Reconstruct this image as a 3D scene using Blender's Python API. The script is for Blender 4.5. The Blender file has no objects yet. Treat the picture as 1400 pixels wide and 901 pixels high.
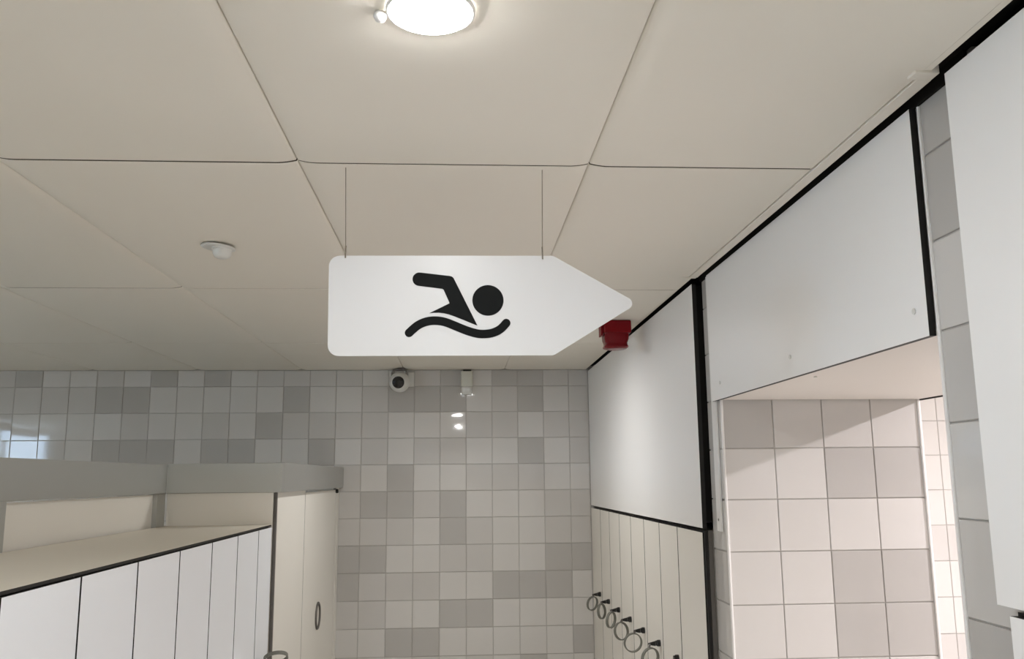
import bpy, bmesh, math, random
from mathutils import Vector, Matrix

random.seed(7)
scene = bpy.context.scene
COL = scene.collection
F0 = 1.80                 # eye height of the camera above the floor (metres)

# ------------------------------------------------------------------ camera
FPX, YAW, PITCH, ROLL = 1185.9, .0612, .1691, -.0096
fw = Vector((math.sin(YAW)*math.cos(PITCH), math.cos(YAW)*math.cos(PITCH), math.sin(PITCH)))
rt = Vector((math.cos(YAW), -math.sin(YAW), 0))
up = rt.cross(fw)
rt2 = rt*math.cos(ROLL) + up*math.sin(ROLL)
up2 = -rt*math.sin(ROLL) + up*math.cos(ROLL)
cd = bpy.data.cameras.new('camera')
cd.sensor_width = 36.0
cd.sensor_fit = 'HORIZONTAL'
cd.lens = 36.0*FPX/1400.0
cd.clip_start = .02
cam = bpy.data.objects.new('camera', cd)
COL.objects.link(cam)
M = Matrix((rt2, up2, -fw)).transposed().to_4x4()
M.translation = Vector((0, 0, F0))
cam.matrix_world = M
scene.camera = cam

# ------------------------------------------------------------------ world (daylight outside the window)
w = bpy.data.worlds.new('daylight')
scene.world = w
w.use_nodes = True
bg = w.node_tree.nodes['Background']
bg.inputs[0].default_value = (.62, .78, 1.0, 1)
bg.inputs[1].default_value = 16.0

# ------------------------------------------------------------------ exposure
vs = scene.view_settings
vs.view_transform = 'Standard'
vs.look = 'None'
vs.gamma = 1
vs.use_curve_mapping = False
vs.exposure = 0.08
scene.cycles.diffuse_bounces = 7
LAMP_A = 145.0            # the lamp over the sign
LAMP_B = 300.0            # the lamp hidden by the sign
LAMP_C = 640.0            # the lamp over the cubicles, far left
LAMP = 1180.0               # glow of the round ceiling lamps
LAMP2 = 2050.0              # glow of the lamps in the bright side room

# ------------------------------------------------------------------ materials
def mat(name, col, rough=.5, spec=.5, metal=0.0, noise=0.0, nscale=6.0, bump=0.0, bscale=60.0, coat=0.0):
    m = bpy.data.materials.new(name)
    m.use_nodes = True
    nt = m.node_tree
    b = nt.nodes['Principled BSDF']
    b.inputs['Base Color'].default_value = (*col, 1)
    b.inputs['Roughness'].default_value = rough
    b.inputs['Specular IOR Level'].default_value = spec
    b.inputs['Metallic'].default_value = metal
    b.inputs['Coat Weight'].default_value = coat
    tc = nt.nodes.new('ShaderNodeTexCoord')
    if noise:
        n = nt.nodes.new('ShaderNodeTexNoise')
        n.inputs['Scale'].default_value = nscale
        n.inputs['Detail'].default_value = 4
        nt.links.new(tc.outputs['Object'], n.inputs['Vector'])
        r = nt.nodes.new('ShaderNodeMapRange')
        r.inputs['To Min'].default_value = 1-noise
        r.inputs['To Max'].default_value = 1+noise
        nt.links.new(n.outputs['Fac'], r.inputs['Value'])
        mx = nt.nodes.new('ShaderNodeMix')
        mx.data_type = 'RGBA'
        mx.blend_type = 'MULTIPLY'
        mx.inputs['Factor'].default_value = 1
        mx.inputs['A'].default_value = (*col, 1)
        nt.links.new(r.outputs['Result'], mx.inputs['B'])
        nt.links.new(mx.outputs['Result'], b.inputs['Base Color'])
    if bump:
        n2 = nt.nodes.new('ShaderNodeTexNoise')
        n2.inputs['Scale'].default_value = bscale
        n2.inputs['Detail'].default_value = 3
        nt.links.new(tc.outputs['Object'], n2.inputs['Vector'])
        bp = nt.nodes.new('ShaderNodeBump')
        bp.inputs['Strength'].default_value = bump
        bp.inputs['Distance'].default_value = .002
        nt.links.new(n2.outputs['Fac'], bp.inputs['Height'])
        nt.links.new(bp.outputs['Normal'], b.inputs['Normal'])
    return m

def emat(name, col, strength):
    m = bpy.data.materials.new(name)
    m.use_nodes = True
    b = m.node_tree.nodes['Principled BSDF']
    b.inputs['Base Color'].default_value = (.9, .9, .9, 1)
    b.inputs['Emission Color'].default_value = (*col, 1)
    b.inputs['Emission Strength'].default_value = strength
    return m

def tile_mat(name, col):
    m = mat(name, col, rough=.035, spec=.5, noise=.02, nscale=9, bump=.02, bscale=10)
    return m

M_CEIL = mat('ceiling_paint', (.78, .74, .66), rough=.62, spec=.3, noise=.02, nscale=2.5)
M_EDGE = mat('raw_panel_edge', (.10, .08, .06), rough=.8, spec=.1)
M_GAPSHADE = mat('painted_gap_shade', (.012, .011, .010), rough=.8, spec=.1)  # near-black colour standing in for shade inside the gaps
M_SLAB = mat('ceiling_void', (.03, .03, .028), rough=.9, spec=.1)
M_TILE = [tile_mat('wall_tile_light', (.62, .603, .577)),
          tile_mat('wall_tile_mid', (.56, .542, .517)),
          tile_mat('wall_tile_grey', (.465, .449, .426))]
M_GROUT = mat('grout', (.46, .443, .418), rough=.85, spec=.2, noise=.06, nscale=30)
M_HPL = mat('white_laminate', (.86, .855, .84), rough=.42, spec=.4, noise=.012, nscale=3, bump=.02, bscale=5)
M_HPLW = mat('cool_white_laminate', (.855, .88, .915), rough=.40, spec=.4, noise=.012, nscale=3)
M_HPLC = mat('cream_laminate', (.82, .79, .725), rough=.38, spec=.4, noise=.012, nscale=3)
M_SOFF = mat('soffit_board', (.72, .68, .63), rough=.45, spec=.4, noise=.015, nscale=4)
M_TOP = mat('beige_laminate', (.74, .695, .605), rough=.42, spec=.4, noise=.02, nscale=5)
M_CORE = mat('black_laminate_core', (.014, .013, .012), rough=.55, spec=.3)
M_BAND = mat('grey_painted_rail', (.47, .475, .455), rough=.36, metal=.75, noise=.02, nscale=4)
M_ALU = mat('aluminium', (.55, .55, .54), rough=.35, metal=.85)
M_DALU = mat('dark_profile', (.12, .11, .10), rough=.45, metal=.3)
M_TRIM = mat('white_plastic_trim', (.80, .79, .77), rough=.3)
M_SIGN = mat('white_acrylic', (.715, .72, .725), rough=.35, spec=.4)
M_BLACK = mat('black_vinyl', (.008, .009, .009), rough=.5, spec=.06)
M_WIRE = mat('hanging_wire_steel', (.22, .19, .15), rough=.5, metal=.3)
M_RED = mat('red_plastic', (.19, .004, .008), rough=.35, spec=.15)
M_REDL = mat('red_lens', (.16, .004, .008), rough=.25, spec=.2)
M_PLAST = mat('white_plastic', (.68, .68, .65), rough=.4)
M_PLASTG = mat('yellowed_plastic', (.60, .60, .53), rough=.45)
M_GLOSSB = mat('black_glass', (.006, .006, .006), rough=.15)
M_STEEL = mat('steel', (.45, .44, .42), rough=.35, metal=.9)
M_BAND2 = mat('grey_wristband_rubber', (.17, .17, .145), rough=.5)
M_FLOOR = mat('floor_tile', (.68, .66, .62), rough=.45, noise=.05, nscale=12)
M_PLASTER = mat('painted_wall', (.66, .65, .62), rough=.7, noise=.02, nscale=3)
M_FRAME = mat('window_frame_paint', (.7, .7, .7), rough=.4)
M_LAMPA = emat('aisle_lamp_diffuser', (1.0, .995, 1.0), LAMP_A)
M_LAMPB = emat('end_lamp_diffuser', (1.0, .99, .985), LAMP_B)
M_LAMPC = emat('cubicle_lamp_diffuser', (.97, .99, 1.0), LAMP_C)
M_LAMP = emat('lamp_diffuser', (1.0, .995, 1.0), LAMP)
M_LAMP2 = emat('side_room_lamp_diffuser', (1.0, .935, .985), LAMP2)

def glass_mat():
    m = bpy.data.materials.new('window_glass')
    m.use_nodes = True
    nt = m.node_tree
    nt.nodes.clear()
    o = nt.nodes.new('ShaderNodeOutputMaterial')
    t = nt.nodes.new('ShaderNodeBsdfTransparent')
    t.inputs[0].default_value = (.93, .96, .97, 1)
    g = nt.nodes.new('ShaderNodeBsdfGlossy')
    g.inputs['Roughness'].default_value = .02
    mx = nt.nodes.new('ShaderNodeMixShader')
    mx.inputs[0].default_value = .06
    nt.links.new(t.outputs[0], mx.inputs[1])
    nt.links.new(g.outputs[0], mx.inputs[2])
    nt.links.new(mx.outputs[0], o.inputs[0])
    return m
M_GLASS = glass_mat()

# ------------------------------------------------------------------ helpers (all z below are relative to the eye; F0 is added on linking)
def add_box(bm, x0, x1, y0, y1, z0, z1, mi=0, face_mats=None):
    """face_mats: dict of '-x','+x','-y','+y','-z','+z' -> material index"""
    v = [bm.verts.new(c) for c in ((x0,y0,z0),(x1,y0,z0),(x1,y1,z0),(x0,y1,z0),(x0,y0,z1),(x1,y0,z1),(x1,y1,z1),(x0,y1,z1))]
    for key, idx in (('-z',(3,2,1,0)),('+z',(4,5,6,7)),('-y',(0,1,5,4)),('+x',(1,2,6,5)),('+y',(2,3,7,6)),('-x',(3,0,4,7))):
        f = bm.faces.new([v[i] for i in idx])
        f.material_index = (face_mats or {}).get(key, mi)
    return v

def box_bm(*a, bevel=0.0, seg=2, **k):
    bm = bmesh.new()
    add_box(bm, *a, **k)
    if bevel:
        bmesh.ops.bevel(bm, geom=bm.edges[:], offset=bevel, segments=seg, affect='EDGES', profile=.5)
    return bm

def lathe_bm(profile, n=32, axis='z', center=(0,0,0)):
    """profile: list of (radius, height); closes at r=0 ends"""
    bm = bmesh.new()
    rings = []
    for r, h in profile:
        if r < 1e-6:
            rings.append([bm.verts.new((0,0,h))])
        else:
            rings.append([bm.verts.new((r*math.cos(2*math.pi*i/n), r*math.sin(2*math.pi*i/n), h)) for i in range(n)])
    for a, b in zip(rings, rings[1:]):
        for i in range(n):
            j = (i+1) % n
            if len(a) == 1 and len(b) == 1: continue
            if len(a) == 1: bm.faces.new((a[0], b[j], b[i]))
            elif len(b) == 1: bm.faces.new((a[i], a[j], b[0]))
            else: bm.faces.new((a[i], a[j], b[j], b[i]))
    if axis == 'x':
        bmesh.ops.rotate(bm, verts=bm.verts, matrix=Matrix.Rotation(math.pi/2, 3, 'Y'))
    elif axis == 'y':
        bmesh.ops.rotate(bm, verts=bm.verts, matrix=Matrix.Rotation(-math.pi/2, 3, 'X'))
    bmesh.ops.translate(bm, verts=bm.verts, vec=center)
    bmesh.ops.recalc_face_normals(bm, faces=bm.faces)
    return bm

def tube_bm(pts, rad, n=8, closed=False, flat=1.0):
    bm = bmesh.new()
    pts = [Vector(p) for p in pts]
    N = len(pts)
    rings = []
    prev = None
    for i, p in enumerate(pts):
        if closed: t = (pts[(i+1) % N]-pts[i-1]).normalized()
        else: t = (pts[min(i+1,N-1)]-pts[max(i-1,0)]).normalized()
        if prev is None:
            a = Vector((0,0,1)) if abs(t.z) < .9 else Vector((1,0,0))
            u = t.cross(a).normalized()
        else:
            u = (prev - t*prev.dot(t)).normalized()
        prev = u
        v = t.cross(u)
        rings.append([bm.verts.new(p + (u*math.cos(2*math.pi*k/n) + v*flat*math.sin(2*math.pi*k/n))*rad) for k in range(n)])
    for i in range(N if closed else N-1):
        a, b = rings[i], rings[(i+1) % N]
        for k in range(n):
            bm.faces.new((a[k], a[(k+1) % n], b[(k+1) % n], b[k]))
    if not closed:
        bm.faces.new(rings[0][::-1]); bm.faces.new(rings[-1])
    bmesh.ops.recalc_face_normals(bm, faces=bm.faces)
    return bm

def poly_bm(pts, y0, y1):
    """extrude an outline in the XZ plane from y0 to y1"""
    bm = bmesh.new()
    a = [bm.verts.new((x, y0, z)) for x, z in pts]
    f = bm.faces.new(a)
    r = bmesh.ops.extrude_face_region(bm, geom=[f])
    bmesh.ops.translate(bm, verts=[g for g in r['geom'] if isinstance(g, bmesh.types.BMVert)], vec=(0, y1-y0, 0))
    bmesh.ops.recalc_face_normals(bm, faces=bm.faces)
    bmesh.ops.triangulate(bm, faces=[f for f in bm.faces if len(f.verts) > 4])
    return bm

def world_loc(o):
    p = Vector((0,0,0))
    while o is not None:
        p += o.location
        o = o.parent
    return p

def mesh_from(bm, name, mats, smooth=False):
    me = bpy.data.meshes.new(name)
    bm.to_mesh(me); bm.free()
    for m in (mats if isinstance(mats, (list, tuple)) else [mats]): me.materials.append(m)
    if smooth:
        for p in me.polygons: p.use_smooth = True
    return me

def link(name, me, parent=None, loc=(0,0,0)):
    o = bpy.data.objects.new(name, me)
    COL.objects.link(o)
    o.parent = parent
    o.location = loc
    return o

def obj(name, bm, mats, parent=None, smooth=False, origin=None):
    """bm in eye-relative coordinates; a top-level mesh gets its origin at `origin` (or its own centre/base)"""
    if parent is not None:
        base = world_loc(parent) - Vector((0,0,F0))
        loc = Vector((0,0,0))
    else:
        if origin is None:
            xs = [v.co for v in bm.verts]
            lo = Vector([min(c[i] for c in xs) for i in range(3)]); hi = Vector([max(c[i] for c in xs) for i in range(3)])
            origin = Vector(((lo.x+hi.x)/2, (lo.y+hi.y)/2, lo.z))
        base = Vector(origin)
        loc = base + Vector((0,0,F0))
    bmesh.ops.translate(bm, verts=bm.verts, vec=-base)
    return link(name, mesh_from(bm, name, mats, smooth), parent, loc)

def tag(o, label=None, cat=None, group=None, kind=None):
    if label: o['label'] = label
    if cat: o['category'] = cat
    if group: o['group'] = group
    if kind: o['kind'] = kind
    return o

def thing(name, loc, label, cat, group=None):
    o = link(name, None, None, Vector(loc)+Vector((0,0,F0)))
    o.empty_display_size = .05
    return tag(o, label, cat, group)

def structure(name, bm, mats, label, cat, **k):
    return tag(obj(name, bm, mats, **k), label, cat, kind='structure')

def copy_tree(o, parent=None):
    c = o.copy()
    COL.objects.link(c)
    c.parent = parent
    for ch in list(o.children):
        copy_tree(ch, c)
    return c

# ------------------------------------------------------------------ key planes (eye-relative metres)
H   = .637          # ceiling
FL  = -F0           # floor
YB  = 5.155         # face of the back tiled wall
XR  = .770          # front plane of right-hand locker banks
XT  = .800          # face of the tiled piers beside the passage
XL  = -.705         # front plane of left-hand lockers and cubicle
ZL  = -.168         # top of all lockers
ZS  = .228          # underside of passage lintel
T   = .153          # tile pitch
ZT  = .540          # first full tile course below the ceiling starts here
XW, YF = -5.2, -4.5 # outer left wall, wall behind the camera

# ------------------------------------------------------------------ structure: floor, ceiling
structure('floor', box_bm(XW-.1, 4.2, YF-.1, YB+.2, FL-.08, FL), M_FLOOR, 'pale grey tiled floor of the changing room', 'floor')
ceiling = structure('ceiling', box_bm(XW-.1, 4.2, YF-.1, YB+.2, H+.035, H+.12), M_SLAB, 'beige panelled suspended ceiling above the aisle', 'ceiling')

def panel_mesh(wx, wy, flat_right=False, th=.022):
    """ceiling panel: flat face, long edges rolled softly upward; origin in the middle of its face"""
    hx, hy = wx/2, wy/2
    ds = [0, .0015, .006, .012, .019, .027, .036, .042, .048]
    xs = [-hx+d for d in ds] + [hx-d for d in reversed(ds)]
    def zz(x):
        d = hx-abs(x)
        if flat_right and x > 0: return 0
        return .0060*(1-min(d, .042)/.042)**2 + (.003 if d < .0005 else 0)
    bm = bmesh.new()
    ys = [-hy, -hy+.0012, -hy+.006, hy-.006, hy-.0012, hy]
    last = len(ys)-1
    g = [[bm.verts.new((x, y, zz(x)+(.0015 if j in (0, last) else 0))) for j, y in enumerate(ys)] for x in xs]
    for i in range(len(xs)-1):
        for j in range(last):
            f = bm.faces.new((g[i][j], g[i][j+1], g[i+1][j+1], g[i+1][j])); f.smooth = (0 < j < last-1)
    t = [bm.verts.new((x, y, th)) for x, y in ((-hx,-hy),(hx,-hy),(hx,hy),(-hx,hy))]
    bm.faces.new(t)
    dark = []
    bm.faces.new([t[0]]+[t[3]]+[g[0][j] for j in reversed(range(last+1))])
    bm.faces.new([t[2]]+[t[1]]+[g[-1][j] for j in range(last+1)])
    dark.append(bm.faces.new([t[1]]+[t[0]]+[g[i][0] for i in range(len(xs))]))
    dark.append(bm.faces.new([t[3]]+[t[2]]+[g[i][-1] for i in reversed(range(len(xs)))]))
    for f in dark: f.material_index = 1
    bmesh.ops.recalc_face_normals(bm, faces=bm.faces)
    me = bpy.data.meshes.new('ceiling_panel')
    bm.to_mesh(me); bm.free()
    me.materials.append(M_CEIL)
    me.materials.append(M_EDGE)
    return me

PX, PY = -.331, 1.712
GX, GY = .0010, .0080
cache = {}
xs = [(PX+.6*k, PX+.6*(k+1)) for k in range(-9, 2)]
ys = [(PY+1.2*j, PY+1.2*(j+1)) for j in range(-6, 3)]
cbase = world_loc(ceiling)
for x0, x1 in xs:
    for y0, y1 in ys:
        xa, xb, ya, yb = max(x0, XW), x1, max(y0, YF), min(y1, YB)
        side = x1 > .8                    # last column, cut square beside the right-hand edge trim
        if side: xb = .7425
        if yb-ya < .02 or xb-xa < .02: continue
        wx, wy = xb-xa-(0 if side else GX), yb-ya-GY
        key = (round(wx, 4), round(wy, 4), side)
        if key not in cache: cache[key] = panel_mesh(*key)
        dz = 0 if side else random.uniform(-.0003, .0003)
        o = link('ceiling_panel', cache[key], ceiling, Vector(((xa+xb)/2, (ya+yb)/2, H+F0+dz)) - cbase)
for y0, y1, x1 in ((YF, .508, .7545), (.516, 1.2575, .7545), (2.7205, 2.908, .7570), (2.916, 4.108, .7570), (4.116, YB, .7570)):
    o = obj('edge_fill', box_bm(.7425, x1, y0, y1, H, H+.02), M_CEIL, ceiling)

# side room ceiling
structure('ceiling_side_room', box_bm(1.424, 4.1, YF, 3.81, H+.012, H+.034), M_CEIL, 'plain ceiling of the bright room beyond the passage', 'ceiling')

# edge trim of the ceiling along the right side, with black strips behind that stand in for shade in the gap
trim1 = structure('trim_1', box_bm(.745, .7705, 1.287, 2.706, H-.003, H+.012, bevel=.0012), M_CEIL, 'narrow cream edge strip of the ceiling above the lintel panel', 'trim')
structure('trim_2', box_bm(.728, .768, 1.258, 1.284, H-.0045, H+.010, bevel=.001), M_CEIL, 'short cream clip piece at the near end of the ceiling edge strip', 'trim')
structure('trim_3', box_bm(.7435, .802, YF, YB, H+.0235, H+.034), M_GAPSHADE, 'black strip painted as shade in the gap where the ceiling meets the right side', 'trim')
structure('trim_8', box_bm(.7935, .7993, 1.232, 2.764, H-.0055, H+.0234), M_GAPSHADE, 'black strip painted as shade in the gap above the lintel panel and the near pier', 'trim')
structure('trim_7', box_bm(.722, .768, 2.708, 2.720, H-.003, H+.010, bevel=.001), M_CEIL, 'short cream end piece of the ceiling edge strip by the sounder wall', 'trim')

# ------------------------------------------------------------------ tiles
G = .0030
def tile_mesh(w, h, m, ch=.0014, th=.0065):
    """glazed tile in the local XZ plane facing -Y, front at y=0; origin in the middle"""
    bm = bmesh.new()
    hx, hz = w/2, h/2
    fr = [bm.verts.new((x, 0, z)) for x, z in ((-hx+ch,-hz+ch),(hx-ch,-hz+ch),(hx-ch,hz-ch),(-hx+ch,hz-ch))]
    md = [bm.verts.new((x, ch*.8, z)) for x, z in ((-hx,-hz),(hx,-hz),(hx,hz),(-hx,hz))]
    bk = [bm.verts.new((x, th, z)) for x, z in ((-hx,-hz),(hx,-hz),(hx,hz),(-hx,hz))]
    bm.faces.new(fr)
    for i in range(4):
        j = (i+1) % 4
        bm.faces.new((fr[j], fr[i], md[i], md[j]))
        bm.faces.new((md[j], md[i], bk[i], bk[j]))
    bmesh.ops.recalc_face_normals(bm, faces=bm.faces)
    return mesh_from(bm, 'tile', m)
tcache = {}
def tile(parent, c, w, h, shade, facing='-y', rng=random, tilt=.004):
    """c: centre of the tile's front face (eye-relative)"""
    key = (round(w, 4), round(h, 4), shade)
    if key not in tcache: tcache[key] = tile_mesh(key[0], key[1], M_TILE[shade])
    o = link('tile', tcache[key], parent, Vector(c)+Vector((0,0,F0))-world_loc(parent))
    rz = -math.pi/2 if facing == '-x' else 0
    o.rotation_euler = (rng.uniform(-tilt, tilt), rng.uniform(-.0015, .0015), rz+rng.uniform(-tilt, tilt))
    return o
def tile_field(parent, rects, name='tile_field', tilt=.003):
    """rects facing -y: (xc, y, zc, w, h, shade); joined into one uncounted field"""
    bm = bmesh.new()
    ch = .0014
    for xc, y, zc, wd, ht, sh in rects:
        hx, hz = wd/2, ht/2
        a, b = random.uniform(-tilt, tilt), random.uniform(-tilt, tilt)
        def P(x, z, d=0): return (xc+x, y+d+a*x+b*z, zc+z)
        fr = [bm.verts.new(P(x, z)) for x, z in ((-hx+ch,-hz+ch),(hx-ch,-hz+ch),(hx-ch,hz-ch),(-hx+ch,hz-ch))]
        bk = [bm.verts.new(P(x, z, .0065)) for x, z in ((-hx,-hz),(hx,-hz),(hx,hz),(-hx,hz))]
        f = bm.faces.new(fr); f.material_index = sh
        for i in range(4):
            j = (i+1) % 4
            f = bm.faces.new((fr[j], fr[i], bk[i], bk[j])); f.material_index = sh
    bmesh.ops.recalc_face_normals(bm, faces=bm.faces)
    o = obj(name, bm, M_TILE, parent)
    o['kind'] = 'stuff'
    return o
def zrow(r):
    """z range of tile course r (r=-1 is the cut course under the ceiling)"""
    return (ZT-(r+1)*T, min(H, ZT-r*T))
NROW = 16

# back wall: shades read from the photograph; column 0 touches the right-hand lockers
wall_back = structure('wall_back', box_bm(XW, 1.20, YB+.0035, YB+.15, FL, H+.03), M_GROUT, 'far end wall of pale glazed square tiles in mixed grey shades', 'wall')
SH = {
 -1: '1 1 2 2 0 2 1 0 0 1 1 1 1 0 2 0 2 0 1 0 0 2 1 1 0',
  0: '1 0 2 1 0 2 2 2 1 0 0 2 0 0 0 0 0 2 2 1 1 1 1 0 1',
  1: '1 1 0 1 1 0 0 0 1 1 1 1 2 0 1 0 0 1 0 0 0 0 1 2 0',
  2: '1 0 2 0 0 1 1 0 1 0 2 0 0 2 2 0 2 2 2 0 1 0 0 1 1',
  3: '0 0 1 1 1 0 0 2 0 1', 4: '1 1 0 0 0 2 1 2 2 1', 5: '1 1 0 0 1 2 0 1 1 1', 6: '2 2 0 0 1 1 0 0 2 2',
  7: '0 2 2 2 0 0 1 1 1 2', 8: '0 0 0 0 2 2 0 0 1 1', 9: '2 0 0 0 0 0 2 2 0 0', 10: '0 0 2 0 1 0 1 0 0 1'}
SH = {k: [int(c) for c in v.split()] for k, v in SH.items()}
XC0 = .651
rest = []
for r in range(-1, NROW):
    z0, z1 = zrow(r)
    z0 = max(z0, FL)
    if z1-z0 < .02: continue
    for c in range(0, 38):
        x1 = XC0-(c-1)*T if c else .768
        x0 = XC0-c*T
        if x0 < XW: break
        ws, hs = x1-x0-G, z1-z0-G
        cx, cz = (x0+x1)/2, (z0+z1)/2
        row = SH.get(r, [])
        if c < len(row):
            tile(wall_back, (cx, YB, cz), ws, hs, row[c])
        else:
            rest.append((cx, YB, cz, ws, hs, random.choice((0, 0, 1, 1, 2))))
tile_field(wall_back, rest)

# piers of the passage on the right
def pier(name, y0, y1, label):
    return structure(name, box_bm(XT+.0035, 1.420, y0+.0035, y1-.0035, FL, H+.03), M_GROUT, label, 'wall')
pier_far = pier('wall_passage_far', 2.613, 2.765, 'tiled pier on the far side of the passage opening')
PSH = [[2,1,1,1],[0,0,2,2],[0,0,0,0],[0,0,2,2],[0,0,2,2],[0,0,1,0],[0,1,0,0]]
for r in range(2, NROW):
    z0, z1 = zrow(r)
    z0 = max(z0, FL)
    if z1-z0 < .02: continue
    for c in range(4):
        x0 = XT+.003+c*.1545
        sh = PSH[r-2][c] if r-2 < len(PSH) else random.choice((0,0,1,2))
        tile(pier_far, (x0+.1545/2, 2.613, (z0+z1)/2), .1545-G, z1-z0-G, sh, tilt=.002)
for r in range(-1, NROW):
    z0, z1 = zrow(r)
    z0 = max(z0, FL)
    if z1-z0 < .02: continue
    tile(pier_far, (XT, 2.621+.072, (z0+z1)/2), .142, z1-z0-G, [0,0,1,0,0,1][r % 6], '-x', tilt=.0015)
obj('corner_profile', box_bm(XT-.0035, XT+.0045, 2.6085, 2.6195, FL, H, bevel=.003), M_TRIM, pier_far)
obj('corner_profile', box_bm(1.416, 1.4265, 2.6085, 2.6195, FL, ZS, bevel=.003), M_TRIM, pier_far)
# slim white cover strip running down the pier
cv = obj('cover_strip', box_bm(XT-.008, XT-.0005, 2.650, 2.694, ZL, H-.004, bevel=.002), M_TRIM, pier_far)
obj('screw', lathe_bm([(0, 0), (.004, 0), (.004, .002), (0, .0025)], 10, 'x', (XT-.0105, 2.672, ZL+.035)), M_STEEL, cv)

pier_near = pier('wall_passage_near', 1.230, 1.385, 'tiled pier at the near side of the passage beside the large white panel')
NSH = [2, 0, 1, 0, 0, 2, 1, 0, 1]
for r in range(-1, NROW):
    z0, z1 = zrow(r)
    z0 = max(z0, FL)
    if z1-z0 < .02: continue
    k = r+1
    sh = (NSH[k] if k < len(NSH) else 1)
    tile(pier_near, (XT, 1.379-T/2+.0025, (z0+z1)/2), T-G, z1-z0-G, [2,2,0,1,0,1,2,1,0][k] if k < 9 else 1, '-x', tilt=.0015)
obj('corner_profile', box_bm(XT-.0035, XT+.0045, 1.3805, 1.3875, FL, H, bevel=.003), M_TRIM, pier_near)

structure('wall_right_back', box_bm(1.215, 1.420, 2.77, YB, FL, H+.03), M_PLASTER, 'wall hidden behind the far right lockers', 'wall')
structure('wall_right_near', box_bm(1.215, 1.420, YF, 1.228, FL, H+.03), M_PLASTER, 'wall hidden behind the near right lockers', 'wall')
wr = structure('wall_right', box_bm(XT, 1.212, YF, .03, FL, H+.03), M_TILE[0], 'right wall of the aisle behind the camera', 'wall')

# lintel over the passage: laminate face panel, underside board
HF = {'-x': 0}
lint = structure('wall_lintel', box_bm(.802, 1.418, 1.390, 2.608, ZS+.014, H+.03), M_PLASTER, 'boxed lintel above the passage opening', 'wall')
pl = obj('face_panel', box_bm(.787, .799, 1.392, 2.664, ZS, H-.006, mi=1, face_mats={'-x': 0}), [M_HPL, M_CORE], lint)
obj('soffit_board', box_bm(.7995, 1.423, 1.390, 2.6060, ZS, ZS+.013, mi=0, face_mats={'+x': 1}), [M_SOFF, M_CORE], lint)
obj('edge_bead', box_bm(1.4235, 1.430, 1.388, 2.6085, ZS-.004, ZS+.014), M_CORE, lint)
def screw(parent, c, axis='x', r=.0055):
    obj('screw', lathe_bm([(0, 0), (r, 0), (r, .0015), (r*.5, .0028), (0, .003)], 12, axis, c), M_PLAST, parent, smooth=False)
for y in (1.431, 2.004, 2.568): screw(pl, (.787-.003, y, .277))
screw(lint, (.835, 1.982, ZS-.003), 'z', .004)

# side room beyond the passage
wall_side = structure('wall_side_room', box_bm(1.424, 4.1, 3.8035, 3.95, FL, H+.03), M_GROUT, 'brightly lit tiled wall of the room seen through the passage', 'wall')
XS0 = 2.147
rest = []
for r in range(-1, NROW):
    z0, z1 = zrow(r)
    z0 = max(z0, FL)
    if z1-z0 < .02: continue
    for c in range(-4, 12):
        x0 = XS0+c*T
        if x0 < 1.43 or x0+T > 4.1: continue
        if -2 <= c <= 1 and 1 <= r < 10:
            tile(wall_side, (x0+T/2, 3.80, (z0+z1)/2), T-G, z1-z0-G, 1 if r in (5, 8) else 0, tilt=.0015)
        else:
            rest.append((x0+T/2, 3.80, (z0+z1)/2, T-G, z1-z0-G, random.choice((0, 0, 0, 1))))
tile_field(wall_side, rest)
structure('wall_side_room_right', box_bm(4.1, 4.2, YF, 3.95, FL, H+.03), M_PLASTER, 'far right wall of the side room', 'wall')
structure('wall_side_room_left', box_bm(1.4205, 1.4255, 2.77, 3.80, FL, H+.03), M_PLASTER, 'return wall of the side room behind the pier', 'wall')
structure('wall_front', box_bm(XW-.1, 4.2, YF-.12, YF, FL, H+.03), M_PLASTER, 'painted wall behind the camera', 'wall')

# left outer wall with a long high window
WY0, WY1, WZ0, WZ1 = -1.3, 1.1, .12, .60
bm = bmesh.new()
add_box(bm, XW-.12, XW, YF, YB+.1, FL, WZ0)
add_box(bm, XW-.12, XW, YF, YB+.1, WZ1, H+.03)
add_box(bm, XW-.12, XW, YF, WY0, WZ0, WZ1)
add_box(bm, XW-.12, XW, WY1, YB+.1, WZ0, WZ1)
structure('wall_left', bm, M_PLASTER, 'outer wall beyond the cubicles on the left', 'wall')
win = structure('window_1', box_bm(XW-.075, XW-.069, WY0+.04, WY1-.04, WZ0+.04, WZ1-.04), M_GLASS, 'long high window letting in bluish daylight on the left', 'window')
for a in ((WY0, WY1, WZ0, WZ0+.04), (WY0, WY1, WZ1-.04, WZ1), (WY0, WY0+.04, WZ0+.04, WZ1-.04), (WY1-.04, WY1, WZ0+.04, WZ1-.04), (-.12, -.08, WZ0+.04, WZ1-.04)):
    obj('window_frame', box_bm(XW-.095, XW-.05, *a), M_FRAME, win)

# ------------------------------------------------------------------ panels above the right-hand lockers
fas = structure('wall_right_upper', box_bm(.786, 1.20, 2.785, YB-.004, ZL+.02, H-.012), M_GAPSHADE, 'boxing above the far right lockers clad in white panels', 'wall')
obj('panel', box_bm(XR, .784, 2.778, 3.944, ZL+.004, H-.008, mi=1, face_mats={'-x': 0}), [M_HPL, M_CORE], fas)
obj('panel', box_bm(XR+.0012, .785, 3.9455, YB-.001, ZL+.004, H-.008, mi=0), [M_HPL, M_CORE], fas)
fan = structure('wall_right_upper_near', box_bm(.786, 1.20, -.10, 1.235, ZL+.00, H-.012), M_GAPSHADE, 'boxing above the near right lockers clad in a large white panel', 'wall')
obj('panel', box_bm(XR, .784, .035, 1.249, -.186, H-.010, mi=1, face_mats={'-x': 0}), [M_HPL, M_CORE], fan)

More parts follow.
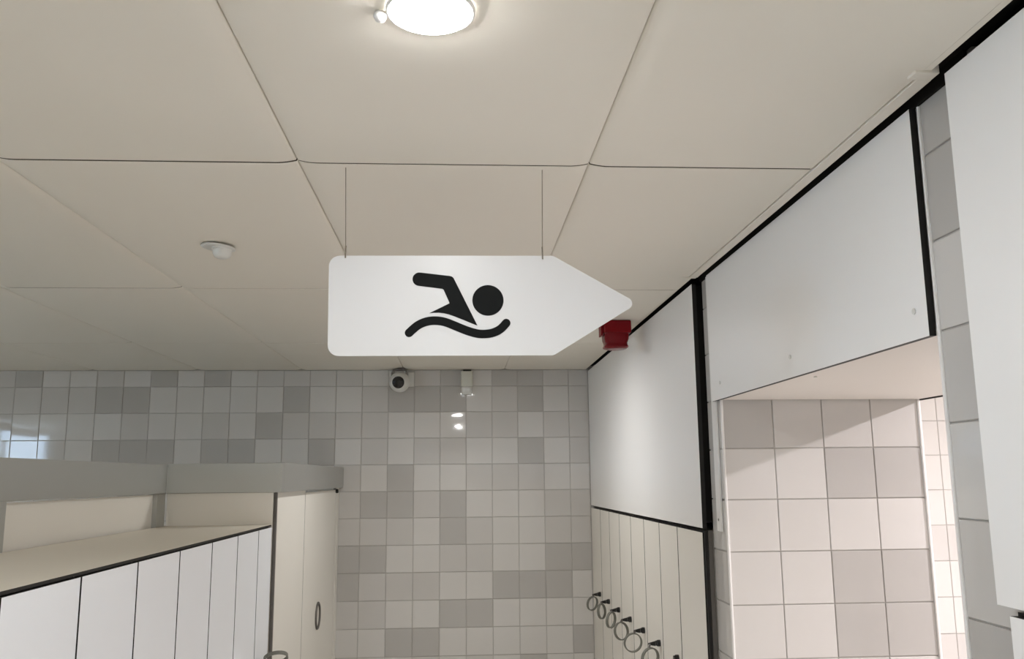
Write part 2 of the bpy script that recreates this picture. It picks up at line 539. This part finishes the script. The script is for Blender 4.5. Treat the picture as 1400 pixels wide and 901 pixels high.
# ------------------------------------------------------------------ lockers
def make_locker(name, w, label, group, sgn, zt=ZL, top=.010):
    """locker standing at its floor point: front plane local x=0, body towards -sgn*x, y from 0 (near the camera) to w"""
    t = thing(name, (0, 0, FL), label, 'locker', group)
    dpt = .385
    def bx(x0, x1): return (min(sgn*x0, sgn*x1), max(sgn*x0, sgn*x1))
    hgt = zt-FL
    base = Vector((0, 0, FL))
    xa, xb = bx(-dpt, -.014)
    obj('body', box_bm(xa, xb, .001, w-.001, FL+.10, FL+hgt-max(.005, top-.006), mi=0, face_mats={('+x' if sgn > 0 else '-x'): 1}), [M_HPLC, M_CORE], t)
    xa, xb = bx(-dpt, -.05)
    obj('plinth', box_bm(xa, xb, .001, w-.001, FL, FL+.10), M_CORE, t)
    xa, xb = bx(-.0125, 0)
    g = .0036
    d = obj('door', box_bm(xa, xb, g, w-g, FL+.11, FL+hgt-top, mi=1, face_mats={('+x' if sgn > 0 else '-x'): 0}), [M_HPLC if sgn < 0 else M_HPLW, M_CORE], t)
    prof = [(0, 0), (.0125, 0), (.0125, .010), (.0095, .014), (.0095, .018), (0, .018)]
    lk = lathe_bm(prof, 16, 'x')
    if sgn < 0: bmesh.ops.scale(lk, verts=lk.verts, vec=(-1, 1, 1)); bmesh.ops.reverse_faces(lk, faces=lk.faces)
    bmesh.ops.translate(lk, verts=lk.verts, vec=(sgn*.0002, .052, ZLOCK))
    l = obj('lock', lk, M_GLOSSB, d)
    l['label'] = 'black cylinder lock'
    return t
ZLOCK = -.632

WL, WR = .2915, .285
ords = ['first', 'second', 'third', 'fourth', 'fifth', 'sixth', 'seventh', 'eighth', 'ninth']
proto = None
NL = 8
for i in range(NL):                       # left bank, counted from the cubicle
    y0 = 3.47-WL*(i+1)
    lab = f'white narrow locker in the left bank, {ords[i]} from the cubicle'
    if i == 0:                            # cut narrower where the cubicle starts
        o = make_locker('locker', WL-.073, lab, 'left bank of white lockers', 1, top=.0075)
    elif proto is None:
        proto = make_locker('locker', WL, lab, 'left bank of white lockers', 1, top=.0075)
        o = proto
    else:
        o = copy_tree(proto); o['label'] = lab
    o.location = (XL, y0, 0)
proto = None
for i in range(7):                        # right bank, counted from the back wall
    y1 = 5.105-WR*i
    lab = f'cream narrow locker in the right bank, {ords[i]} from the tiled end wall'
    if proto is None:
        proto = make_locker('locker', WR, lab, 'far right bank of lockers', -1)
        o = proto
    else:
        o = copy_tree(proto); o['label'] = lab
    o.location = (XR, y1-WR, 0)
o = make_locker('locker', .33, 'widest locker door of the right bank, beside the passage', 'far right bank of lockers', -1)
o.location = (XR, 2.779, 0)
obj('side_panel', box_bm(.0125, .022, -.012, .001, FL, ZL-.010), M_DALU, None) if False else None
fil = structure('trim_4', box_bm(XR+.001, XR+.0125, 5.107, YB-.0005, FL, ZL-.010), M_HPLC, 'narrow filler strip between the right lockers and the end wall', 'trim')
structure('trim_5', box_bm(.7835, .7985, 2.7665, 2.7775, FL, ZL-.002, bevel=.0015), M_DALU, 'dark metal end profile of the right lockers beside the passage', 'trim')
structure('trim_6', box_bm(.773, .7825, 2.7665, 2.778, FL, ZL-.002), M_CORE, 'black end edge of the right lockers beside the passage', 'trim')
proto = None
for i in range(4):                        # near right bank, only a corner in view
    y1 = 1.226-WR*i
    lab = ['white locker below the large panel at the right edge', 'white locker of the near right bank, second from the tiled pier',
           'white locker of the near right bank, third from the tiled pier', 'white locker of the near right bank, fourth from the tiled pier'][i]
    if proto is None:
        proto = make_locker('locker', WR, lab, 'near right bank of lockers', -1, zt=-.188)
        for ch in proto.children:
            if ch.name.startswith('door'): ch.data.materials[0] = M_HPL
        o = proto
    else:
        o = copy_tree(proto); o['label'] = lab
    o.location = (XR, y1-WR, 0)

# board on top of the left lockers
YTOP0 = 3.47-WL*NL
tag(obj('locker_top_board', box_bm(-1.10, XL-.004, YTOP0, 3.398, ZL-.0045, ZL+.0015, mi=0, face_mats={'+x': 1, '-y': 1}), [M_TOP, M_CORE]),
    'beige board lying along the top of the left lockers', 'board')

# ------------------------------------------------------------------ cubicle partition behind the left lockers
pt = thing('cubicle_partition', (-1.13, 2.2, FL), 'grey railed partition with cream panels behind the left lockers', 'partition')
obj('header_rail', box_bm(-1.135, -1.100, 1.06, 3.388, -.046, .060, bevel=.002), M_BAND, pt)
for y0, y1 in ((3.300, 3.388), (2.165, 2.225), (1.06, 1.12)):
    obj('post', box_bm(-1.134, -1.102, y0, y1, FL, -.047), M_BAND, pt)
for y0, y1 in ((2.226, 3.299), (1.121, 2.164)):
    obj('panel', box_bm(-1.130, -1.118, y0, y1, FL+.12, -.050, mi=0), M_HPLC, pt)

# changing cubicle at the end of the left lockers
cb = thing('changing_cubicle', (-.9, 4.27, FL), 'cream changing cubicle with grey header rail at the end wall', 'cubicle')
obj('header_rail', box_bm(-1.099, -.672, 3.388, 3.424, -.047, .064, bevel=.002), M_BAND, cb)
obj('header_rail', box_bm(-.708, -.672, 3.4245, YB-.002, -.047, .066, bevel=.002), M_BAND, cb)
obj('panel', box_bm(-1.099, -.705, 3.400, 3.412, FL+.12, -.0475), M_HPLC, cb)
obj('panel', box_bm(-.708, -.696, 3.424, 4.042, FL+.12, -.0475), M_HPLC, cb)
obj('corner_profile', box_bm(-.704, -.693, 3.405, 3.4235, FL, -.0475, bevel=.002), M_DALU, cb)
dr = obj('door', box_bm(-.708, -.696, 4.048, 5.040, FL+.12, -.058, mi=1, face_mats={'+x': 0}), [M_HPLC, M_DALU], cb)
obj('post', box_bm(-.716, -.694, 5.062, YB-.003, FL, -.0475, bevel=.002), M_HPLC, cb)
obj('door_stop', box_bm(-.712, -.700, 5.043, 5.060, FL+.05, -.050), M_DALU, cb)
n = 28
ring = tube_bm([(-.6935, 4.475+.060*math.cos(2*math.pi*i/n), -.658+.060*math.sin(2*math.pi*i/n)) for i in range(n)], .0062, 8, True)
hd = obj('door_pull', ring, M_DALU, dr, smooth=True)
hd['label'] = 'round dark ring pull'
obj('hinge_cap', lathe_bm([(0, 0), (.011, 0), (.011, .012), (.008, .015), (0, .015)], 14, 'x', (-.6955, 5.022, -.066)), M_GLOSSB, dr)

# ------------------------------------------------------------------ key wristbands
def wristband(lock, ctr, R, yawd, tiltd, label, sgn=-1, squash=1.0):
    """lock: position of lock front; ctr: centre of the ring; the ring is a loop whose plane is turned by yaw and tilt"""
    t = thing('key_wristband', lock, label, 'wristband', 'locker keys on grey wristbands')
    n = 30
    ya, ti = math.radians(yawd), math.radians(tiltd)
    rot = Matrix.Rotation(ya, 3, 'Z') @ Matrix.Rotation(ti, 3, 'X')
    C = Vector(ctr)
    pts = [C + rot @ Vector((R*math.cos(2*math.pi*i/n), 0, R*squash*math.sin(2*math.pi*i/n))) for i in range(n)]
    bm = bmesh.new()
    ax = rot @ Vector((0, 1, 0))
    rings = []
    for p in pts:
        rd = (p-C).normalized()
        rings.append([bm.verts.new(p + ax*a + rd*b) for a, b in ((-.0062, -.0022), (.0062, -.0022), (.0068, .0), (.0062, .0024), (-.0062, .0024), (-.0068, .0))])
    for i in range(n):
        a, b = rings[i], rings[(i+1) % n]
        for k in range(6): bm.faces.new((a[k], a[(k+1) % 6], b[(k+1) % 6], b[k]))
    bmesh.ops.recalc_face_normals(bm, faces=bm.faces)
    obj('band', bm, M_BAND2, t)
    L = Vector(lock)
    near = min(pts, key=lambda p: (p-L-Vector((sgn*.03, 0, 0))).length)
    d = Vector((sgn*.026, 0, -.003))
    kb = bmesh.new()
    add_box(kb, min(0, sgn*.028), max(0, sgn*.028), -.0035, .0035, -.010, .008)
    for v in kb.verts:
        if abs(v.co.x) > .02: v.co.z *= .35; v.co.y *= .7; v.co.z -= .002
    bmesh.ops.bevel(kb, geom=kb.edges[:], offset=.001, segments=1, affect='EDGES')
    bmesh.ops.translate(kb, verts=kb.verts, vec=L+Vector((sgn*.0008, 0, 0)))
    obj('key', kb, M_GLOSSB, t)
    obj('tag', tube_bm([L+d*.8, (L+d+near)/2, near], .0045, 6), M_DALU, t)
    return t
LX = XR-.0185
def lock_y(i): return 5.105-WR*(i+1)+.052
W = 'key on a grey wristband, '
wristband((LX, lock_y(0), ZLOCK), (LX-.030, lock_y(0)-.01, ZLOCK-.046), .036, 35, 8, W+'hanging from the right locker nearest the end wall')
wristband((LX, lock_y(1), ZLOCK), (LX-.026, lock_y(1)-.01, ZLOCK-.046), .036, 52, -6, W+'hanging on the second right locker from the end wall')
wristband((LX, lock_y(2), ZLOCK), (LX-.027, lock_y(2)-.01, ZLOCK-.044), .036, 48, 4, W+'hanging on the third right locker from the end wall')
wristband((LX, lock_y(3), ZLOCK), (LX-.030, lock_y(3)-.01, ZLOCK-.048), .037, 30, -10, W+'hanging on the fourth right locker from the end wall')
wristband((LX, lock_y(4), ZLOCK), (LX-.034, lock_y(4)-.01, ZLOCK-.046), .037, 10, 6, W+'hanging on the fifth right locker from the end wall')
wristband((LX, lock_y(5), ZLOCK), (LX-.024, lock_y(5)-.008, ZLOCK-.052), .037, 25, 6, W+'hanging on the sixth right locker, cut by the lower edge')
yl = 3.47-WL+.052
wristband((XL+.0185, yl, ZLOCK), (XL+.058, yl+.030, ZLOCK+.012), .040, 20, 54, W+'sticking out from the left locker beside the cubicle', sgn=1)

# ------------------------------------------------------------------ hanging sign
SY = 1.735
sg = thing('hanging_sign', (0, SY, .2425), 'white arrow shaped swimming pool sign hanging from the ceiling on wires', 'sign')
def rounded(pts, radii, n=8):
    out = []
    N = len(pts)
    for i in range(N):
        p, a, b = Vector(pts[i]), Vector(pts[i-1]), Vector(pts[(i+1) % N])
        r = radii[i]
        if r <= 0: out.append(tuple(p)); continue
        u, v = (a-p).normalized(), (b-p).normalized()
        ang = u.angle(v)
        dist = r/math.tan(ang/2)
        c = p + (u+v).normalized()*(r/math.sin(ang/2))
        p0, p1 = p+u*dist-c, p+v*dist-c
        a0 = math.atan2(p0.y, p0.x); a1 = math.atan2(p1.y, p1.x)
        da = (a1-a0+math.pi) % (2*math.pi)-math.pi
        for k in range(n+1):
            t = a0+da*k/n
            out.append((c.x+r*math.cos(t), c.y+r*math.sin(t)))
    return out
outline = rounded([(-.265, .4485), (-.263, .2425), (.1905, .2435), (.366, .3515), (.1925, .4510)], [.022, .022, .020, .012, .020])
pan = obj('sign_panel', poly_bm(outline, SY-.0025, SY+.0025), M_SIGN, sg)
def S(cx, cy):          # pictogram drawing units -> metres on the panel
    px, py = 530+cx/6.93, 350+cy/6.93
    return (.0025+(px-630.5)*.001489, .3465-(py-417.5)*.001512)
YP0, YP1 = SY-.0034, SY-.0024
hc, hr = S(953, 422), 147/6.93*.0015
obj('swimmer_head', poly_bm([(hc[0]+hr*math.cos(2*math.pi*i/48), hc[1]+hr*math.sin(2*math.pi*i/48)) for i in range(48)], YP0, YP1), M_BLACK, pan)
arm = []
for k in range(15):     # rounded hand
    a = math.radians(-83-178*k/14)
    arm.append((303+64*math.cos(a), 222+64*math.sin(a)))
arm = arm + [(520, 313), (533, 322), (586, 440), (588, 452), (400, 545), (440, 541), (490, 540), (540, 546), (590, 558), (640, 576), (710, 604), (780, 633), (853, 662),
       (630, 215), (620, 202), (606, 194), (590, 190)]
obj('swimmer_body', poly_bm([S(*p) for p in arm], YP0, YP1), M_BLACK, pan)
cl = [(212,730),(246,698),(290,662),(340,636),(395,620),(450,615),(505,619),(560,632),(620,655),(690,684),(760,711),(830,732),(880,740),(930,740),(985,732),(1035,714),(1080,685),(1125,637)]
def smooth_line(p, k=5):
    out = []
    for i in range(len(p)-1):
        p0, p1, p2, p3 = (Vector(p[max(0, min(len(p)-1, j))]) for j in (i-1, i, i+1, i+2))
        for s in range(k):
            t = s/k
            out.append(.5*((2*p1)+(-p0+p2)*t+(2*p0-5*p1+4*p2-p3)*t*t+(-p0+3*p1-3*p2+p3)*t**3))
    out.append(Vector(p[-1]))
    return out
ln = smooth_line(cl)
L, Rr = [], []
hw = 40
for i, p in enumerate(ln):
    t = (ln[min(i+1, len(ln)-1)]-ln[max(i-1, 0)]).normalized()
    nn = Vector((-t.y, t.x))
    L.append(p+nn*hw); Rr.append(p-nn*hw)
def cap(c, frm, sgn):
    a0 = math.atan2(frm.y-c.y, frm.x-c.x)
    return [Vector((c.x+hw*math.cos(a0+sgn*math.pi*k/10), c.y+hw*math.sin(a0+sgn*math.pi*k/10))) for k in range(1, 10)]
wave = L + cap(ln[-1], L[-1], -1) + Rr[::-1] + cap(ln[0], Rr[0], -1)
obj('wave', poly_bm([S(p.x, p.y) for p in wave], YP0, YP1), M_BLACK, pan)
for xt, xb in ((-.236, -.232), (.173, .1705)):
    wr_ = obj('hanging_wire', tube_bm([(xb, SY, .446), (xt, SY, H+.004)], .0009, 6), M_WIRE, sg)
    obj('wire_clip', tube_bm([(xb, SY-.004, .4435), (xb, SY-.004, .452), (xb, SY, .470)], .0016, 6), M_WIRE, wr_)

# ------------------------------------------------------------------ red sounder under the ceiling
sx, sy_ = .645, 3.535
sd = thing('alarm_sounder', (sx, sy_, .520), 'red plastic alarm sounder fixed under the ceiling behind the sign tip', 'alarm')
obj('base', box_bm(sx-.053, sx+.061, sy_-.055, sy_+.055, .583, H-.001, bevel=.006), M_RED, sd)
obj('side_tab', box_bm(sx-.062, sx-.0535, sy_-.03, sy_+.03, .576, .622, bevel=.002), M_RED, sd)
bm = bmesh.new()
prev = None
for z, hw_, rr in ((.5825, .051, .016), (.560, .050, .02), (.545, .046, .024), (.536, .047, .026), (.531, .050, .028), (.526, .049, .03), (.521, .036, .028)):
    pts = rounded([(-hw_, -hw_), (hw_, -hw_), (hw_, hw_), (-hw_, hw_)], [rr]*4, 6)
    ringv = [bm.verts.new((sx+.002+a, sy_+b, z)) for a, b in pts]
    if prev:
        for i in range(len(ringv)):
            j = (i+1) % len(ringv)
            bm.faces.new((prev[i], prev[j], ringv[j], ringv[i]))
    prev = ringv
bm.faces.new(prev)
bmesh.ops.recalc_face_normals(bm, faces=bm.faces)
obj('lens', bm, M_REDL, sd, smooth=True)

# ------------------------------------------------------------------ security camera on the end wall
kx, ky, kz = -.350, 5.083, .566
sc = thing('security_camera', (kx, YB, kz), 'white ball security camera with black face under the ceiling', 'camera')
obj('mount', box_bm(kx-.030, kx+.030, ky+.010, YB-.001, kz+.005, kz+.066, bevel=.006), M_PLAST, sc)
obj('collar', lathe_bm([(0, 0), (.040, 0), (.040, .008), (.0, .008)], 28, 'z', (kx, ky+.01, kz+.058)), M_DALU, sc)
obj('bracket', box_bm(kx+.045, kx+.082, YB-.030, YB-.001, kz-.030, kz+.052, bevel=.003), M_PLAST, sc)
obj('bracket', box_bm(kx-.062, kx-.052, YB-.03, YB-.001, kz+.03, kz+.06, bevel=.002), M_PLAST, sc)
prof = [(0, -.060)] + [(.060*math.sin(math.pi*i/16), -.060*math.cos(math.pi*i/16)) for i in range(1, 16)] + [(0, .060)]
ball = obj('ball_housing', lathe_bm(prof, 32, 'z', (kx, ky-.005, kz-.010)), M_PLAST, sc, smooth=True)
dirv = Vector((.10, -1, .02)).normalized()
dirv = Vector((-.09, -1, -.13)).normalized()
lb = lathe_bm([(0, .0640), (.016, .0632), (.0285, .0590), (.0345, .0530), (.0355, .0490), (0, .0490)], 28, 'z')
q = Vector((0, 0, 1)).rotation_difference(dirv)
bmesh.ops.rotate(lb, verts=lb.verts, matrix=q.to_matrix())
bmesh.ops.translate(lb, verts=lb.verts, vec=(kx, ky-.005, kz-.010))
obj('face', lb, M_GLOSSB, ball, smooth=False)

# motion sensor
mx_, mz = .043, .550
ms = thing('motion_sensor', (mx_, YB, mz), 'small off-white motion sensor box high on the tiled end wall', 'sensor')
obj('housing', box_bm(mx_-.036, mx_+.034, YB-.052, YB-.001, mz-.018, mz+.074, bevel=.005), M_PLASTG, ms)
bm = bmesh.new()
rings = []
for z, s, d in ((mz-.0185, .033, .050), (mz-.030, .034, .054), (mz-.045, .033, .050), (mz-.062, .031, .036)):
    rings.append([bm.verts.new((mx_-.001+s*math.cos(math.pi*i/12), YB-.001-d*(.55+.45*math.sin(math.pi*i/12)) if 0 < i < 12 else YB-.001, z)) for i in range(13)])
for a, b in zip(rings, rings[1:]):
    for i in range(12): bm.faces.new((a[i], a[i+1], b[i+1], b[i]))
bm.faces.new(rings[-1]); bm.faces.new(rings[0])
bmesh.ops.recalc_face_normals(bm, faces=bm.faces)
obj('lens', bm, M_PLAST, ms)
obj('bracket', box_bm(mx_-.022, mx_+.026, YB-.030, YB-.001, mz+.0745, H-.002), M_GLOSSB, ms)  # black block painted in for the dark gap above the housing

# ------------------------------------------------------------------ small ceiling detector
dx, dy = -.655, 2.352
dt = thing('ceiling_detector', (dx, dy, H), 'small white round detector fixed to a ceiling panel on the left', 'detector')
pb = lathe_bm([(0, .000), (.044, .000), (.0465, -.002), (.046, -.004), (.040, -.006), (0, -.0065)], 32, 'z')
bmesh.ops.rotate(pb, verts=pb.verts, matrix=Matrix.Rotation(math.radians(5), 3, 'Y'))
bmesh.ops.translate(pb, verts=pb.verts, vec=(dx-.006, dy, H-.0045))
obj('cover_plate', pb, M_PLAST, dt, smooth=False)
obj('sensor_cup', lathe_bm([(.026, -.002), (.0262, -.012), (.0245, -.022), (.020, -.030), (.012, -.034), (0, -.034)], 28, 'z', (dx+.005, dy, H-.004)), M_PLAST, dt, smooth=True)
obj('ring', lathe_bm([(.0265, -.006), (.0285, -.007), (.0285, -.0095), (.0265, -.0105)], 28, 'z', (dx+.005, dy, H-.004)), M_PLAST, dt)

# ------------------------------------------------------------------ lamps
def downlight(x, y, label, m, lip=.0, dome=1.0):
    t = thing('ceiling_lamp', (x, y, H), label, 'lamp', 'round ceiling lamps')
    obj('trim_ring', lathe_bm([(.056, -.001), (.0605, -.001), (.0612, -.003), (.0610, -.0072), (.0585, -.0082), (.056, -.0070)], 40, 'z', (x, y, H)), M_TRIM, t, smooth=True)
    obj('diffuser', lathe_bm([(.0575, -.004), (.053, -.0085*dome), (.042, -.011*dome), (.022, -.0125*dome), (0, -.013*dome)], 40, 'z', (x, y, H)), m, t, smooth=True)
    if lip:
        obj('collar', lathe_bm([(.0600, -.002), (.0645, -.002), (.0645, -lip), (.0600, -lip)], 40, 'z', (x, y, H)), M_TRIM, t, smooth=False)  # added collar, screens the diffuser from the reflections in the tiles
    obj('clip', lathe_bm([(0, .0), (.008, -.001), (.0095, -.006), (.007, -.012), (0, -.014)], 14, 'z', (x-.070, y+.012, H-.001)), M_TRIM, t, smooth=True)
    return t
downlight(-.040, 1.105, 'glowing round lamp in the ceiling panel above the aisle', M_LAMPA, dome=1.28)
downlight(.055, 3.84, 'round ceiling lamp hidden behind the hanging sign', M_LAMPB, .016)
downlight(-.040, -1.295, 'round ceiling lamp in the aisle behind the viewer', M_LAMP, .012)
downlight(-.040, -3.6, 'round ceiling lamp at the far end of the aisle behind the viewer', M_LAMP, .012)
downlight(-3.64, 3.51, 'round ceiling lamp above the cubicles on the far left', M_LAMPC, .018)
downlight(2.55, 2.15, 'round ceiling lamp in the side room beyond the passage', M_LAMP2)
downlight(2.55, -.4, 'round ceiling lamp in the near part of the side room', M_LAMP2)
